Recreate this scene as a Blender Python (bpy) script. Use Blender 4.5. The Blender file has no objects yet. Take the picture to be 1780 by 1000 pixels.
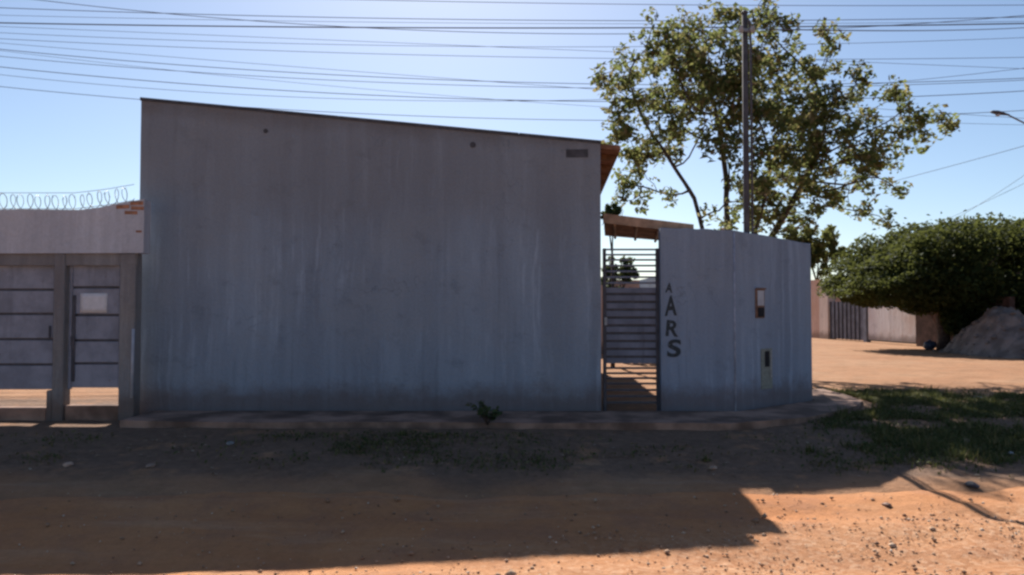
import bpy, math, random
import numpy as np
from mathutils import Vector, Matrix

random.seed(7)
RNG = np.random.default_rng(7)
scene = bpy.context.scene
R = math.radians

# ------------------------------------------------------------------ camera
F_PX, W_PX, H_PX = 1295.0, 1780.0, 1000.0
PITCH = R(1.77)
EYE = 1.5
cam_d = bpy.data.cameras.new('camera')
cam_d.sensor_width = 36.0
cam_d.lens = 36.0 * F_PX / W_PX
cam_d.clip_start = 0.05
cam_d.clip_end = 5000
cam = bpy.data.objects.new('camera', cam_d)
scene.collection.objects.link(cam)
cam.location = (0, 0, EYE)
cam.rotation_euler = (math.pi / 2 + PITCH, 0, 0)
scene.camera = cam

# ------------------------------------------------------------------ light
SUN_EL = R(39.7)
SUN_AZ = math.atan2(-0.11, 1.0)          # sun stands behind the house, a little left of the view axis
world = bpy.data.worlds.new('World')
scene.world = world
world.use_nodes = True
wn = world.node_tree
wn.nodes.clear()
wo = wn.nodes.new('ShaderNodeOutputWorld')
wb = wn.nodes.new('ShaderNodeBackground')
ws = wn.nodes.new('ShaderNodeTexSky')
ws.sky_type = 'NISHITA'
ws.sun_disc = False
ws.sun_elevation = SUN_EL
ws.sun_rotation = SUN_AZ
ws.altitude = 700
ws.air_density = 1.0
ws.dust_density = 0.9
ws.ozone_density = 2.5
wb.inputs['Strength'].default_value = 0.053
wn.links.new(ws.outputs[0], wb.inputs[0])
wn.links.new(wb.outputs[0], wo.inputs[0])

sun_d = bpy.data.lights.new('sun', 'SUN')
sun_d.energy = 4.2
sun_d.angle = R(0.53)
sun_d.color = (1.0, 0.94, 0.86)
sun = bpy.data.objects.new('sun', sun_d)
scene.collection.objects.link(sun)
to_sun = Vector((math.sin(SUN_AZ) * math.cos(SUN_EL), math.cos(SUN_AZ) * math.cos(SUN_EL), math.sin(SUN_EL)))
sun.rotation_euler = to_sun.to_track_quat('Z', 'Y').to_euler()
sun.location = to_sun * 60

vs = scene.view_settings
vs.view_transform = 'Standard'
vs.look = 'None'
vs.exposure = 1.2
vs.gamma = 1.0
vs.use_curve_mapping = False
scene.cycles.filter_width = 2.6
scene.cycles.use_denoising = True
scene.cycles.max_bounces = 8

# ------------------------------------------------------------------ helpers
C = scene.collection


def at(x, y, Y):
    """the point at distance Y (metres along the view) that the photo shows at pixel x, y"""
    u = (x - W_PX / 2) / F_PX
    v = (H_PX / 2 - y) / F_PX
    dy = math.cos(PITCH) - v * math.sin(PITCH)
    dz = math.sin(PITCH) + v * math.cos(PITCH)
    return Vector((u * Y / dy, Y, EYE + dz * Y / dy))


def tag(o, label=None, cat=None, group=None, kind=None):
    if label: o['label'] = label
    if cat: o['category'] = cat
    if group: o['group'] = group
    if kind: o['kind'] = kind
    return o


def empty(name, loc=(0, 0, 0), label=None, cat=None, group=None):
    o = bpy.data.objects.new(name, None)
    C.objects.link(o)
    o.location = loc
    o.empty_display_size = 0.2
    return tag(o, label, cat, group)


def link(name, me, parent=None, loc=None):
    o = bpy.data.objects.new(name, me)
    C.objects.link(o)
    if parent is not None:
        o.parent = parent
    if loc is not None:
        o.location = loc
    return o


class MB:
    """collects shapes, becomes ONE mesh object"""

    def __init__(self):
        self.v = []
        self.f = []

    def add(self, vs_, fs_):
        b = len(self.v)
        self.v += [tuple(p) for p in vs_]
        self.f += [tuple(b + i for i in f) for f in fs_]
        return self

    def box(self, x0, x1, y0, y1, z0, z1, bev=0.0):
        if bev <= 0:
            vs_ = [(x, y, z) for z in (z0, z1) for (x, y) in ((x0, y0), (x1, y0), (x1, y1), (x0, y1))]
            fs_ = [(3, 2, 1, 0), (4, 5, 6, 7), (0, 1, 5, 4), (1, 2, 6, 5), (2, 3, 7, 6), (3, 0, 4, 7)]
            return self.add(vs_, fs_)
        b = min(bev, (x1 - x0) * .45, (y1 - y0) * .45, (z1 - z0) * .45)
        ring = lambda i, z: [(x0 + i, y0 + i, z), (x1 - i, y0 + i, z), (x1 - i, y1 - i, z), (x0 + i, y1 - i, z)]
        # chamfered edges all round
        def ring8(i, z):
            return [(x0 + b, y0 + i, z), (x1 - b, y0 + i, z), (x1 - i, y0 + b, z), (x1 - i, y1 - b, z),
                    (x1 - b, y1 - i, z), (x0 + b, y1 - i, z), (x0 + i, y1 - b, z), (x0 + i, y0 + b, z)]
        vs_ = ring8(b, z0) + ring8(0, z0 + b) + ring8(0, z1 - b) + ring8(b, z1)
        fs_ = [tuple(range(7, -1, -1)), tuple(range(24, 32))]
        for k in range(3):
            for i in range(8):
                j = (i + 1) % 8
                fs_.append((k * 8 + i, k * 8 + j, k * 8 + 8 + j, k * 8 + 8 + i))
        return self.add(vs_, fs_)

    def prism(self, poly, y0, y1):
        """polygon in x,z pushed from y0 to y1 (poly counter-clockwise seen from -y)"""
        n = len(poly)
        vs_ = [(x, y0, z) for x, z in poly] + [(x, y1, z) for x, z in poly]
        fs_ = [tuple(range(n)), tuple(range(2 * n - 1, n - 1, -1))]
        for i in range(n):
            j = (i + 1) % n
            fs_.append((j, i, n + i, n + j))
        return self.add(vs_, fs_)

    def slab(self, poly, z0, z1):
        n = len(poly)
        vs_ = [(x, y, z0) for x, y in poly] + [(x, y, z1) for x, y in poly]
        fs_ = [tuple(range(n - 1, -1, -1)), tuple(range(n, 2 * n))]
        for i in range(n):
            j = (i + 1) % n
            fs_.append((i, j, n + j, n + i))
        return self.add(vs_, fs_)

    def tube(self, pts, rad, n=8, cap=True):
        pts = [Vector(p) for p in pts]
        rads = rad if hasattr(rad, '__len__') else [rad] * len(pts)
        b = len(self.v)
        up = None
        for i, p in enumerate(pts):
            d = (pts[min(i + 1, len(pts) - 1)] - pts[max(i - 1, 0)])
            d = d.normalized() if d.length > 1e-9 else Vector((0, 0, 1))
            if up is None:
                up = Vector((0, 0, 1)) if abs(d.z) < .9 else Vector((1, 0, 0))
            s = d.cross(up)
            s = s.normalized() if s.length > 1e-6 else Vector((1, 0, 0))
            up = s.cross(d).normalized()
            for k in range(n):
                a = 2 * math.pi * k / n
                self.v.append(tuple(p + (s * math.cos(a) + up * math.sin(a)) * rads[i]))
        for i in range(len(pts) - 1):
            for k in range(n):
                j = (k + 1) % n
                self.f.append((b + i * n + j, b + i * n + k, b + (i + 1) * n + k, b + (i + 1) * n + j))
        if cap:
            self.f.append(tuple(b + k for k in range(n)))
            self.f.append(tuple(b + (len(pts) - 1) * n + k for k in range(n - 1, -1, -1)))
        return self

    def mesh(self, name, mat, smooth=False):
        me = bpy.data.meshes.new(name)
        me.from_pydata(self.v, [], self.f)
        me.update()
        if mat: me.materials.append(mat)
        if smooth:
            me.polygons.foreach_set('use_smooth', [True] * len(me.polygons))
        return me

    def build(self, name, mat, parent=None, smooth=False):
        return link(name, self.mesh(name, mat, smooth), parent)


def np_mesh(name, verts, faces, mat, smooth=False):
    """verts (n,3), faces (m,k) with k = 3 or 4, quickly"""
    verts = np.asarray(verts, np.float32)
    faces = np.asarray(faces, np.int32)
    k = faces.shape[1]
    me = bpy.data.meshes.new(name)
    me.vertices.add(len(verts))
    me.vertices.foreach_set('co', verts.ravel())
    me.loops.add(faces.size)
    me.loops.foreach_set('vertex_index', faces.ravel())
    me.polygons.add(len(faces))
    me.polygons.foreach_set('loop_start', np.arange(0, faces.size, k, dtype=np.int32))
    me.polygons.foreach_set('loop_total', np.full(len(faces), k, np.int32))
    if smooth:
        me.polygons.foreach_set('use_smooth', np.ones(len(faces), bool))
    me.update(calc_edges=True)
    me.validate()
    if mat: me.materials.append(mat)
    return me


def smooth01(a, b, x):
    t = np.clip((x - a) / (b - a), 0, 1)
    return t * t * (3 - 2 * t)


_tab = RNG.random((256, 256))


def vnoise(x, y):
    x = np.asarray(x, float); y = np.asarray(y, float)
    xi = np.floor(x).astype(int); yi = np.floor(y).astype(int)
    fx = x - xi; fy = y - yi
    fx = fx * fx * (3 - 2 * fx); fy = fy * fy * (3 - 2 * fy)
    g = lambda a, b: _tab[a & 255, b & 255]
    return ((g(xi, yi) * (1 - fx) + g(xi + 1, yi) * fx) * (1 - fy) + (g(xi, yi + 1) * (1 - fx) + g(xi + 1, yi + 1) * fx) * fy) * 2 - 1


def fbm(x, y, o=4):
    s = 0; a = 1; t = 0
    for i in range(o):
        s = s + a * vnoise(x * 2 ** i + 17.3 * i, y * 2 ** i + 5.1 * i); t += a; a *= .5
    return s / t


# ------------------------------------------------------------------ materials
class NT:
    def __init__(self, name):
        self.m = bpy.data.materials.new(name)
        self.m.use_nodes = True
        self.t = self.m.node_tree
        self.t.nodes.clear()
        self.out = self.t.nodes.new('ShaderNodeOutputMaterial')
        self.geo = self.t.nodes.new('ShaderNodeNewGeometry')
        self.pos = self.geo.outputs['Position']

    def n(self, typ, **kw):
        nd = self.t.nodes.new(typ)
        for k, v in kw.items():
            setattr(nd, k, v)
        return nd

    def l(self, a, b):
        self.t.links.new(a, b)

    def mapped(self, scale=(1, 1, 1), loc=(0, 0, 0), rot=(0, 0, 0), src=None):
        mp = self.n('ShaderNodeMapping')
        mp.inputs['Scale'].default_value = scale
        mp.inputs['Location'].default_value = loc
        mp.inputs['Rotation'].default_value = rot
        self.l(src or self.pos, mp.inputs['Vector'])
        return mp.outputs[0]

    def noise(self, scale, detail=5, rough=.55, vec=None, dist=0.0):
        nd = self.n('ShaderNodeTexNoise')
        nd.inputs['Scale'].default_value = scale
        nd.inputs['Detail'].default_value = detail
        nd.inputs['Roughness'].default_value = rough
        nd.inputs['Distortion'].default_value = dist
        self.l(vec or self.pos, nd.inputs['Vector'])
        return nd.outputs['Fac']

    def ramp(self, fac, stops):
        nd = self.n('ShaderNodeValToRGB')
        e = nd.color_ramp.elements
        while len(e) > 1: e.remove(e[-1])
        e[0].position = stops[0][0]; e[0].color = self.c4(stops[0][1])
        for p, c in stops[1:]:
            q = e.new(p); q.color = self.c4(c)
        self.l(fac, nd.inputs['Fac'])
        return nd.outputs['Color']

    @staticmethod
    def c4(c):
        if not hasattr(c, '__len__'): c = (c, c, c)
        return (*c[:3], 1)

    def mix(self, fac, a, b, mode='MIX'):
        nd = self.n('ShaderNodeMix', data_type='RGBA', blend_type=mode)
        if hasattr(fac, 'is_output'): self.l(fac, nd.inputs[0])
        else: nd.inputs[0].default_value = fac
        for s, q in ((a, nd.inputs[6]), (b, nd.inputs[7])):
            if hasattr(s, 'is_output'): self.l(s, q)
            else: q.default_value = self.c4(s)
        return nd.outputs[2]

    def math(self, op, a, b=None, clamp=False):
        nd = self.n('ShaderNodeMath', operation=op, use_clamp=clamp)
        for s, q in ((a, nd.inputs[0]), (b, nd.inputs[1])):
            if s is None: continue
            if hasattr(s, 'is_output'): self.l(s, q)
            else: q.default_value = s
        return nd.outputs[0]

    def sep(self, src=None):
        nd = self.n('ShaderNodeSeparateXYZ')
        self.l(src or self.pos, nd.inputs[0])
        return nd.outputs

    def maprange(self, v, a, b, c=0., d=1.):
        nd = self.n('ShaderNodeMapRange')
        nd.interpolation_type = 'SMOOTHSTEP'
        self.l(v, nd.inputs[0])
        for i, q in enumerate((a, b, c, d)): nd.inputs[i + 1].default_value = q
        return nd.outputs[0]

    def bump(self, h, strength=.3, dist=.01, normal=None):
        nd = self.n('ShaderNodeBump')
        nd.inputs['Strength'].default_value = strength
        nd.inputs['Distance'].default_value = dist
        self.l(h, nd.inputs['Height'])
        if normal is not None: self.l(normal, nd.inputs['Normal'])
        return nd.outputs[0]

    def bsdf(self, col, rough=.8, normal=None, metal=0., spec=.3):
        p = self.n('ShaderNodeBsdfPrincipled')
        if hasattr(col, 'is_output'): self.l(col, p.inputs['Base Color'])
        else: p.inputs['Base Color'].default_value = self.c4(col)
        if hasattr(rough, 'is_output'): self.l(rough, p.inputs['Roughness'])
        else: p.inputs['Roughness'].default_value = rough
        p.inputs['Metallic'].default_value = metal
        p.inputs['Specular IOR Level'].default_value = spec
        if normal is not None: self.l(normal, p.inputs['Normal'])
        self.l(p.outputs[0], self.out.inputs[0])
        return self.m


def m_render_wall(name, base, stain, warm, base_z=0.0, amt=1.0):
    """old cement render: rain streaks of several widths, patch repairs, trowel mottling, hairline cracks, splashed foot"""
    t = NT(name)
    x, y, z = t.sep()
    wob = t.noise(.6, 3)
    vecw = t.n('ShaderNodeCombineXYZ')
    t.l(t.math('ADD', x, t.math('MULTIPLY', wob, .25)), vecw.inputs[0])
    t.l(t.math('ADD', y, t.math('MULTIPLY', wob, .25)), vecw.inputs[1])
    t.l(z, vecw.inputs[2])
    wv = vecw.outputs[0]
    streak = t.noise(1.0, 6, .62, t.mapped((1.7, 1.7, .12), src=wv))
    thin = t.noise(1.0, 5, .68, t.mapped((9.0, 9.0, .32), (3, 1, 2), src=wv))
    where = t.noise(.45, 4, .6, t.mapped((1, 1, .8), (7, 2, 5)))
    blot = t.noise(.75, 6, .65)
    patch = t.noise(2.1, 6, .7, t.mapped((1, 1, 1.3), (1, 9, 4)))
    fine = t.noise(30, 5, .65)
    c = t.mix(t.maprange(streak, .36, .64), base, stain)
    th = t.math('MULTIPLY', t.maprange(thin, .50, .66), t.maprange(where, .36, .60))
    c = t.mix(t.math('MULTIPLY', th, .62 * amt), c, tuple(min(1, q * 1.36) for q in base))
    td = t.math('MULTIPLY', t.maprange(thin, .47, .33), t.maprange(where, .62, .38))
    c = t.mix(t.math('MULTIPLY', td, .5 * amt), c, tuple(q * .62 for q in base))
    c = t.mix(t.math('MULTIPLY', t.maprange(blot, .47, .66), .6 * amt), c, warm)
    c = t.mix(t.math('MULTIPLY', t.maprange(patch, .55, .68), .38 * amt), c, tuple(q * .70 for q in stain))
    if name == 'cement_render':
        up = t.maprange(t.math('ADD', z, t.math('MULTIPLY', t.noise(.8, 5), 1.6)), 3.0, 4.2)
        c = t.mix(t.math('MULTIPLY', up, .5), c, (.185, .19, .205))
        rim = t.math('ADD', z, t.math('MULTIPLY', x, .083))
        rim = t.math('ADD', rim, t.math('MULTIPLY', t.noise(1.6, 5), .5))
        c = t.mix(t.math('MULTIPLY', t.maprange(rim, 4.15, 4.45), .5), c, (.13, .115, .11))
    vor = t.n('ShaderNodeTexVoronoi', feature='DISTANCE_TO_EDGE')
    vor.inputs['Scale'].default_value = .55
    dist = t.n('ShaderNodeVectorMath', operation='ADD')
    t.l(t.pos, dist.inputs[0])
    nz_ = t.n('ShaderNodeTexNoise'); nz_.inputs['Scale'].default_value = 2.5; nz_.inputs['Detail'].default_value = 6
    t.l(t.pos, nz_.inputs['Vector']); t.l(nz_.outputs['Color'], dist.inputs[1])
    t.l(dist.outputs[0], vor.inputs['Vector'])
    crack = t.math('MULTIPLY', t.maprange(vor.outputs['Distance'], .0, .006, 1, 0), t.maprange(t.noise(.7, 2), .5, .6))
    c = t.mix(t.math('MULTIPLY', crack, .5), c, tuple(q * .45 for q in base))
    c = t.mix(.3, c, t.ramp(fine, [(.3, .5), (.7, 1.0)]), 'MULTIPLY')
    foot = t.math('ADD', z, t.math('MULTIPLY', t.noise(2.6, 6, .7), -.55))
    c = t.mix(t.math('MULTIPLY', t.maprange(foot, base_z - .12, base_z + .22, 1, 0), .62), c, (.10, .062, .045))
    h = t.math('ADD', t.math('MULTIPLY', fine, .5), t.math('MULTIPLY', t.noise(5, 6, .6), 1.4))
    return t.bsdf(c, .9, t.bump(h, .5, .025), spec=.12)


def m_plain(name, col, rough=.7, var=.25, scale=6., metal=0., bump=.15, spec=.3):
    t = NT(name)
    n1 = t.noise(scale, 5)
    c = t.mix(t.maprange(n1, .35, .7), tuple(q * (1 - var) for q in col), tuple(min(1, q * (1 + var)) for q in col))
    return t.bsdf(c, rough, t.bump(t.noise(scale * 6, 4), bump, .01), metal, spec)


def m_painted_steel(name, col):
    t = NT(name)
    n1 = t.noise(3, 6, .65)
    run = t.noise(1.0, 5, .7, t.mapped((7, 7, .5)))
    c = t.mix(t.maprange(n1, .35, .68), tuple(q * .8 for q in col), tuple(q * 1.15 for q in col))
    c = t.mix(t.math('MULTIPLY', t.maprange(run, .52, .70), .5), c, tuple(q * .55 for q in col))
    sp = t.math('MULTIPLY', t.maprange(t.noise(11, 6, .75), .60, .68), t.maprange(t.noise(1.4, 3), .42, .6))
    c = t.mix(t.math('MULTIPLY', sp, .7), c, (.13, .07, .045))
    return t.bsdf(c, .6, t.bump(t.noise(1.8, 4), .4, .02), 0, .25)


def m_leaf(name, stops, trans=.45, rough=.75, tcol=(.26, .27, .08)):
    t = NT(name)
    rnd = t.geo.outputs['Random Per Island']
    col = t.ramp(rnd, stops)
    d = t.n('ShaderNodeBsdfPrincipled')
    t.l(col, d.inputs['Base Color'])
    d.inputs['Roughness'].default_value = rough
    d.inputs['Specular IOR Level'].default_value = .12
    tr = t.n('ShaderNodeBsdfTranslucent')
    t.l(t.mix(.45, col, tcol), tr.inputs[0])
    mx = t.n('ShaderNodeMixShader')
    mx.inputs[0].default_value = trans
    t.l(d.outputs[0], mx.inputs[1])
    t.l(tr.outputs[0], mx.inputs[2])
    t.l(mx.outputs[0], t.out.inputs[0])
    return t.m


def m_soil(name, road=False):
    t = NT(name)
    big = t.noise(.35, 5, .6)
    mid = t.noise(2.2, 6, .62)
    fine = t.noise(16, 6, .7)
    grit = t.noise(70, 4, .7)
    drag = t.noise(1.0, 5, .65, t.mapped((.35, 2.6, 1)))
    c = t.ramp(big, [(.3, (.44, .185, .080)), (.5, (.52, .235, .105)), (.7, (.55, .275, .135))] if road else [(.3, (.33, .165, .088)), (.5, (.39, .205, .112)), (.7, (.42, .245, .145))])
    c = t.mix(t.math('MULTIPLY', t.maprange(mid, .42, .68), .6), c, (.37, .18, .105) if road else (.26, .15, .085))
    c = t.mix(t.math('MULTIPLY', t.maprange(drag, .5, .7), .45 if road else .4), c, (.57, .34, .20) if road else (.46, .31, .205))
    x, y, z = t.sep()
    if road:
        # pale gravel worn to the surface on the near right of the road
        gx = t.math('ADD', t.math('MULTIPLY', x, .20), t.math('MULTIPLY', y, -.62))
        gm = t.maprange(t.math('ADD', gx, t.math('MULTIPLY', t.noise(1.3, 5), .8)), -3.35, -2.7)
        peb = t.n('ShaderNodeTexVoronoi')
        peb.inputs['Scale'].default_value = 26
        t.l(t.pos, peb.inputs['Vector'])
        pc = t.ramp(peb.outputs['Color'], [(.2, (.32, .16, .085)), (.6, (.46, .26, .15)), (.9, (.58, .40, .27))])
        c = t.mix(t.math('MULTIPLY', gm, .5), c, pc)
    else:
        # mossy, littered verge soil
        vx = t.maprange(t.math('ADD', y, t.math('MULTIPLY', t.noise(.9, 5), 1.6)), 8.3, 8.9)
        vy = t.maprange(t.math('ADD', y, t.math('MULTIPLY', t.noise(.7, 5), 2.2)), 13.2, 14.6, 1, 0)
        vm = t.math('MULTIPLY', t.math('MULTIPLY', vx, vy), t.maprange(t.noise(1.7, 5, .7), .30, .46))
        vc = t.ramp(t.noise(9, 6, .7), [(.3, (.115, .082, .064)), (.55, (.195, .130, .095)), (.75, (.31, .19, .128))])
        c = t.mix(t.math('MULTIPLY', vm, .85), c, vc)
    c = t.mix(.5, c, t.ramp(fine, [(.3, .62), (.72, 1.0)]), 'MULTIPLY')
    c = t.mix(.3, c, t.ramp(grit, [(.32, .6), (.6, 1.0)]), 'MULTIPLY')
    h = t.math('ADD', t.math('MULTIPLY', fine, 1.0), t.math('MULTIPLY', grit, .45))
    h = t.math('ADD', h, t.math('MULTIPLY', mid, 2.0))
    return t.bsdf(c, .95, t.bump(h, .7, .03), spec=.1)


M = {}
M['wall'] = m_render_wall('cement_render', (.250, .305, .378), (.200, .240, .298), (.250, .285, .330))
M['low_wall'] = m_render_wall('painted_render', (.248, .303, .39), (.205, .25, .325), (.25, .288, .345))
M['beam'] = m_render_wall('bare_cement', (.51, .53, .59), (.43, .44, .49), (.50, .48, .49), -5, .8)
M['post'] = m_render_wall('post_cement', (.24, .235, .24), (.18, .17, .175), (.26, .235, .21), -.08)
M['flashing'] = m_plain('dark_flashing', (.055, .055, .065), .6, .3, 8)
M['gate'] = m_painted_steel('grey_gate_paint', (.235, .245, .295))
M['gate_dark'] = m_plain('dark_gate_steel', (.06, .06, .075), .5, .25, 9)
M['gate_slat'] = m_painted_steel('slate_gate_paint', (.15, .165, .215))
M['paper'] = m_plain('paper', (.62, .61, .63), .8, .06, 14, 0, .05)
M['pipe'] = m_plain('grey_plastic_pipe', (.36, .37, .41), .5, .1, 8)
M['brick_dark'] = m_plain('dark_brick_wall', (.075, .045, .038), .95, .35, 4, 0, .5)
M['brick'] = m_plain('orange_brick', (.34, .17, .105), .9, .3, 12, 0, .4)
M['tile'] = m_plain('clay_tile', (.25, .125, .075), .85, .35, 5, 0, .3)
M['wood'] = m_plain('old_roof_timber', (.17, .085, .045), .85, .3, 7, 0, .3)
M['concrete'] = m_plain('pavement_concrete', (.25, .155, .115), .95, .5, 1.7, 0, .7)
M['pole'] = m_plain('pole_concrete', (.075, .07, .075), .9, .2, 7, 0, .3)
M['cable'] = m_plain('cable_rubber', (.07, .075, .095), .7, .2, 3, 0, 0)
M['steel'] = m_plain('galvanised_steel', (.22, .22, .23), .45, .2, 14, .6, .1)
M['dark'] = m_plain('dark_hole', (.012, .012, .016), .9, .2, 9)
M['rust'] = m_plain('rusty_box', (.18, .10, .07), .7, .3, 18, 0, .2)
def m_spray():
    t = NT('black_spray_paint')
    p = t.n('ShaderNodeBsdfPrincipled')
    p.inputs['Base Color'].default_value = (.028, .036, .042, 1)
    p.inputs['Roughness'].default_value = .8
    tr = t.n('ShaderNodeBsdfTransparent')
    mx = t.n('ShaderNodeMixShader')
    t.l(t.maprange(t.noise(26, 6, .7), .28, .47), mx.inputs[0])
    t.l(tr.outputs[0], mx.inputs[1]); t.l(p.outputs[0], mx.inputs[2])
    t.l(mx.outputs[0], t.out.inputs[0])
    return t.m


M['graffiti'] = m_spray()
M['fascia'] = m_plain('weathered_fascia', (.36, .235, .16), .85, .3, 5, 0, .3)
M['fold_highlight'] = m_plain('corner_highlight_cement', (.29, .32, .40), .9, .25, 7, 0, .4)  # lighter than the wall: the highlight on the fold is painted by this colour
M['pale_plate'] = m_plain('pale_plate', (.30, .31, .32), .6, .15, 20)
M['green_plate'] = m_plain('grey_green_plate', (.20, .215, .19), .7, .15, 20)
M['pink'] = m_render_wall('pink_render', (.60, .40, .32), (.50, .32, .26), (.52, .32, .22))
M['cream'] = m_render_wall('cream_render', (.74, .63, .55), (.64, .52, .46), (.66, .52, .42))
M['white_gate'] = m_render_wall('white_gate_paint', (.80, .77, .76), (.74, .70, .69), (.70, .58, .52))
M['bluegate'] = m_plain('bluish_gate_paint', (.16, .17, .21), .6, .25, 3)
M['bark'] = m_plain('bark', (.085, .062, .052), .95, .35, 14, 0, .6)
M['soil'] = m_soil('red_soil')
M['road'] = m_soil('red_road_soil', True)
M['pile'] = m_plain('grey_rubble_earth', (.20, .155, .135), .95, .3, 2.5, 0, .8)
M['stone'] = m_plain('road_stone', (.36, .25, .19), .9, .35, 8, 0, .4)
M['bag'] = m_plain('blue_plastic_bag', (.04, .05, .085), .5, .3, 12, 0, .3, .5)
M['leaf_tree'] = m_leaf('tree_leaf', [(0, (.035, .068, .026)), (.3, (.060, .095, .034)), (.55, (.105, .125, .045)), (.78, (.17, .15, .06)), (.93, (.18, .11, .07)), (1, (.28, .25, .19))], .55, tcol=(.28, .29, .095))
M['leaf_hedge'] = m_leaf('hedge_leaf', [(0, (.012, .026, .011)), (.5, (.020, .038, .014)), (.85, (.036, .055, .020)), (1, (.05, .06, .025))], .33, tcol=(.27, .28, .07))
M['leaf_shrub'] = m_leaf('shrub_leaf', [(0, (.05, .075, .025)), (.5, (.10, .12, .04)), (1, (.18, .16, .06))], .5)
M['leaf_weed'] = m_leaf('weed_leaf', [(0, (.03, .055, .025)), (1, (.06, .09, .04))], .3)
M['grass'] = m_leaf('grass_blade', [(0, (.045, .062, .022)), (.5, (.075, .085, .032)), (.8, (.13, .115, .05)), (1, (.20, .16, .08))], .2)
M['gravel'] = m_leaf('gravel_stone', [(0, (.20, .11, .07)), (.5, (.36, .22, .14)), (.85, (.46, .32, .22)), (1, (.62, .52, .42))], 0.0, .9)
M['litter'] = m_leaf('dead_leaf', [(0, (.12, .07, .04)), (.6, (.24, .15, .09)), (1, (.40, .32, .24))], .2, .9)


# ------------------------------------------------------------------ ground
def edge_y(x):
    """far edge of the dirt road in front of the verge"""
    return 7.55 + .35 * vnoise(np.asarray(x) * .35 + 3, np.zeros_like(x) + 8.2) + .12 * vnoise(np.asarray(x) * 1.9, np.zeros_like(x) + 2.2)


def gz(x, y):
    x = np.asarray(x, float); y = np.asarray(y, float)
    front = -.32 + .24 * smooth01(6.5, 9.9, y)
    side = -.32 + .30 * smooth01(6.8, 13.5, y)
    w = smooth01(3.8, 6.2, x)
    z = front * (1 - w) + side * w
    z = z + .08 * smooth01(10.2, 12.0, y) * (1 - w)
    z = z + .045 * fbm(x * .45, y * .45, 3) * (1 - .8 * smooth01(9.6, 10.2, y) * smooth01(6, 5, x))
    z = z + .02 * np.exp(-((y - 6.35) / .25) ** 2) - .02 * np.exp(-((y - 5.6) / .35) ** 2)
    w2 = smooth01(7.6, 7.0, y)
    wav = .18 * np.sin(x * .5 + 1) + .25 * fbm(x * .4, y * 0 + 3, 2)
    for yc, dp in ((5.45, .022), (6.75, .022), (3.9, .04)):
        z = z - w2 * dp * np.exp(-((y - yc - wav) / .20) ** 2) + w2 * dp * .5 * (np.exp(-((y - yc - .32 - wav) / .12) ** 2) + np.exp(-((y - yc + .32 - wav) / .12) ** 2))
    return z


def g1(x, y):
    return float(gz(x, y))


def axis(lo, hi, step, far):
    core = np.arange(lo, hi + 1e-6, step)
    ext = []
    s = step; p = hi
    while p < far:
        s *= 1.35; p += s; ext.append(p)
    ext2 = []
    s = step; p = lo
    while p > -far:
        s *= 1.35; p -= s; ext2.append(p)
    return np.concatenate([np.array(ext2[::-1]), core, np.array(ext)])


def grid_mesh(name, X, Y, Z, mat):
    ny, nx = X.shape
    idx = np.arange(nx * ny).reshape(ny, nx)
    fs_ = np.stack([idx[:-1, :-1], idx[:-1, 1:], idx[1:, 1:], idx[1:, :-1]], -1).reshape(-1, 4)
    return np_mesh(name, np.stack([X, Y, Z], -1).reshape(-1, 3), fs_, mat, True)


xs = axis(-13, 17, .09, 1600)
ys = axis(3.5, 24, .09, 1600)
X, Y = np.meshgrid(xs, ys)
rough = .016 * fbm(X * 3.1, Y * 3.1, 4) * smooth01(60, 20, np.hypot(X, Y))
inside = smooth01(0, .35, edge_y(X) - Y)
Z = gz(X, Y) + rough - .05 * inside
tag(link('ground', grid_mesh('ground', X, Y, Z, M['soil'])), 'red-brown bare earth of the verge, yards and side street', 'ground', kind='structure')

rx = np.arange(-15, 20, .075)
tt = np.linspace(0, 1, 70) ** .9
X, T = np.meshgrid(rx, tt)
E = edge_y(X)
Y = -4 + (E + 4) * T
near = smooth01(-.5, 1.5, X * .20 - Y * .62 + 3.6)
Z = gz(X, Y) + .022 * fbm(X * 1.6, Y * 5.0, 4) + .010 * fbm(X * 9, Y * 9, 3) + .02 * near * fbm(X * 7, Y * 7, 3) + .006 - .05 * smooth01(.04, 0, 1 - T)
tag(link('road', grid_mesh('road', X, Y, Z, M['road'])), 'orange dirt road with loose gravel in front of the walls', 'road', kind='structure')

# pavement along the walls and round the corner
pav = [(-5.3, 11.06), (-5.3, 10.12), (-3.5, 10.0), (-2.2, 10.03), (-1, 9.96), (.3, 9.99), (1.5, 9.9), (2.9, 9.92), (3.5, 10.12), (4.2, 10.56), (4.85, 11.12), (5.45, 11.78),
       (5.85, 12.5), (5.95, 13.4), (5.9, 14.2), (4.95, 14.2), (5.0, 12.36), (3.36, 11.05)]
mb = MB()
n = len(pav)
top = [(x, y, .008 + .012 * math.sin(x * 3 + y)) for x, y in pav]
bot = [(x, y, -.30) for x, y in pav]
mb.add(top + bot, [tuple(range(n))] + [((i + 1) % n, i, n + i, n + (i + 1) % n) for i in range(n)])
tag(mb.build('pavement', M['concrete']), 'narrow worn concrete pavement running under the walls and round the corner', 'pavement', kind='structure')

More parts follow.
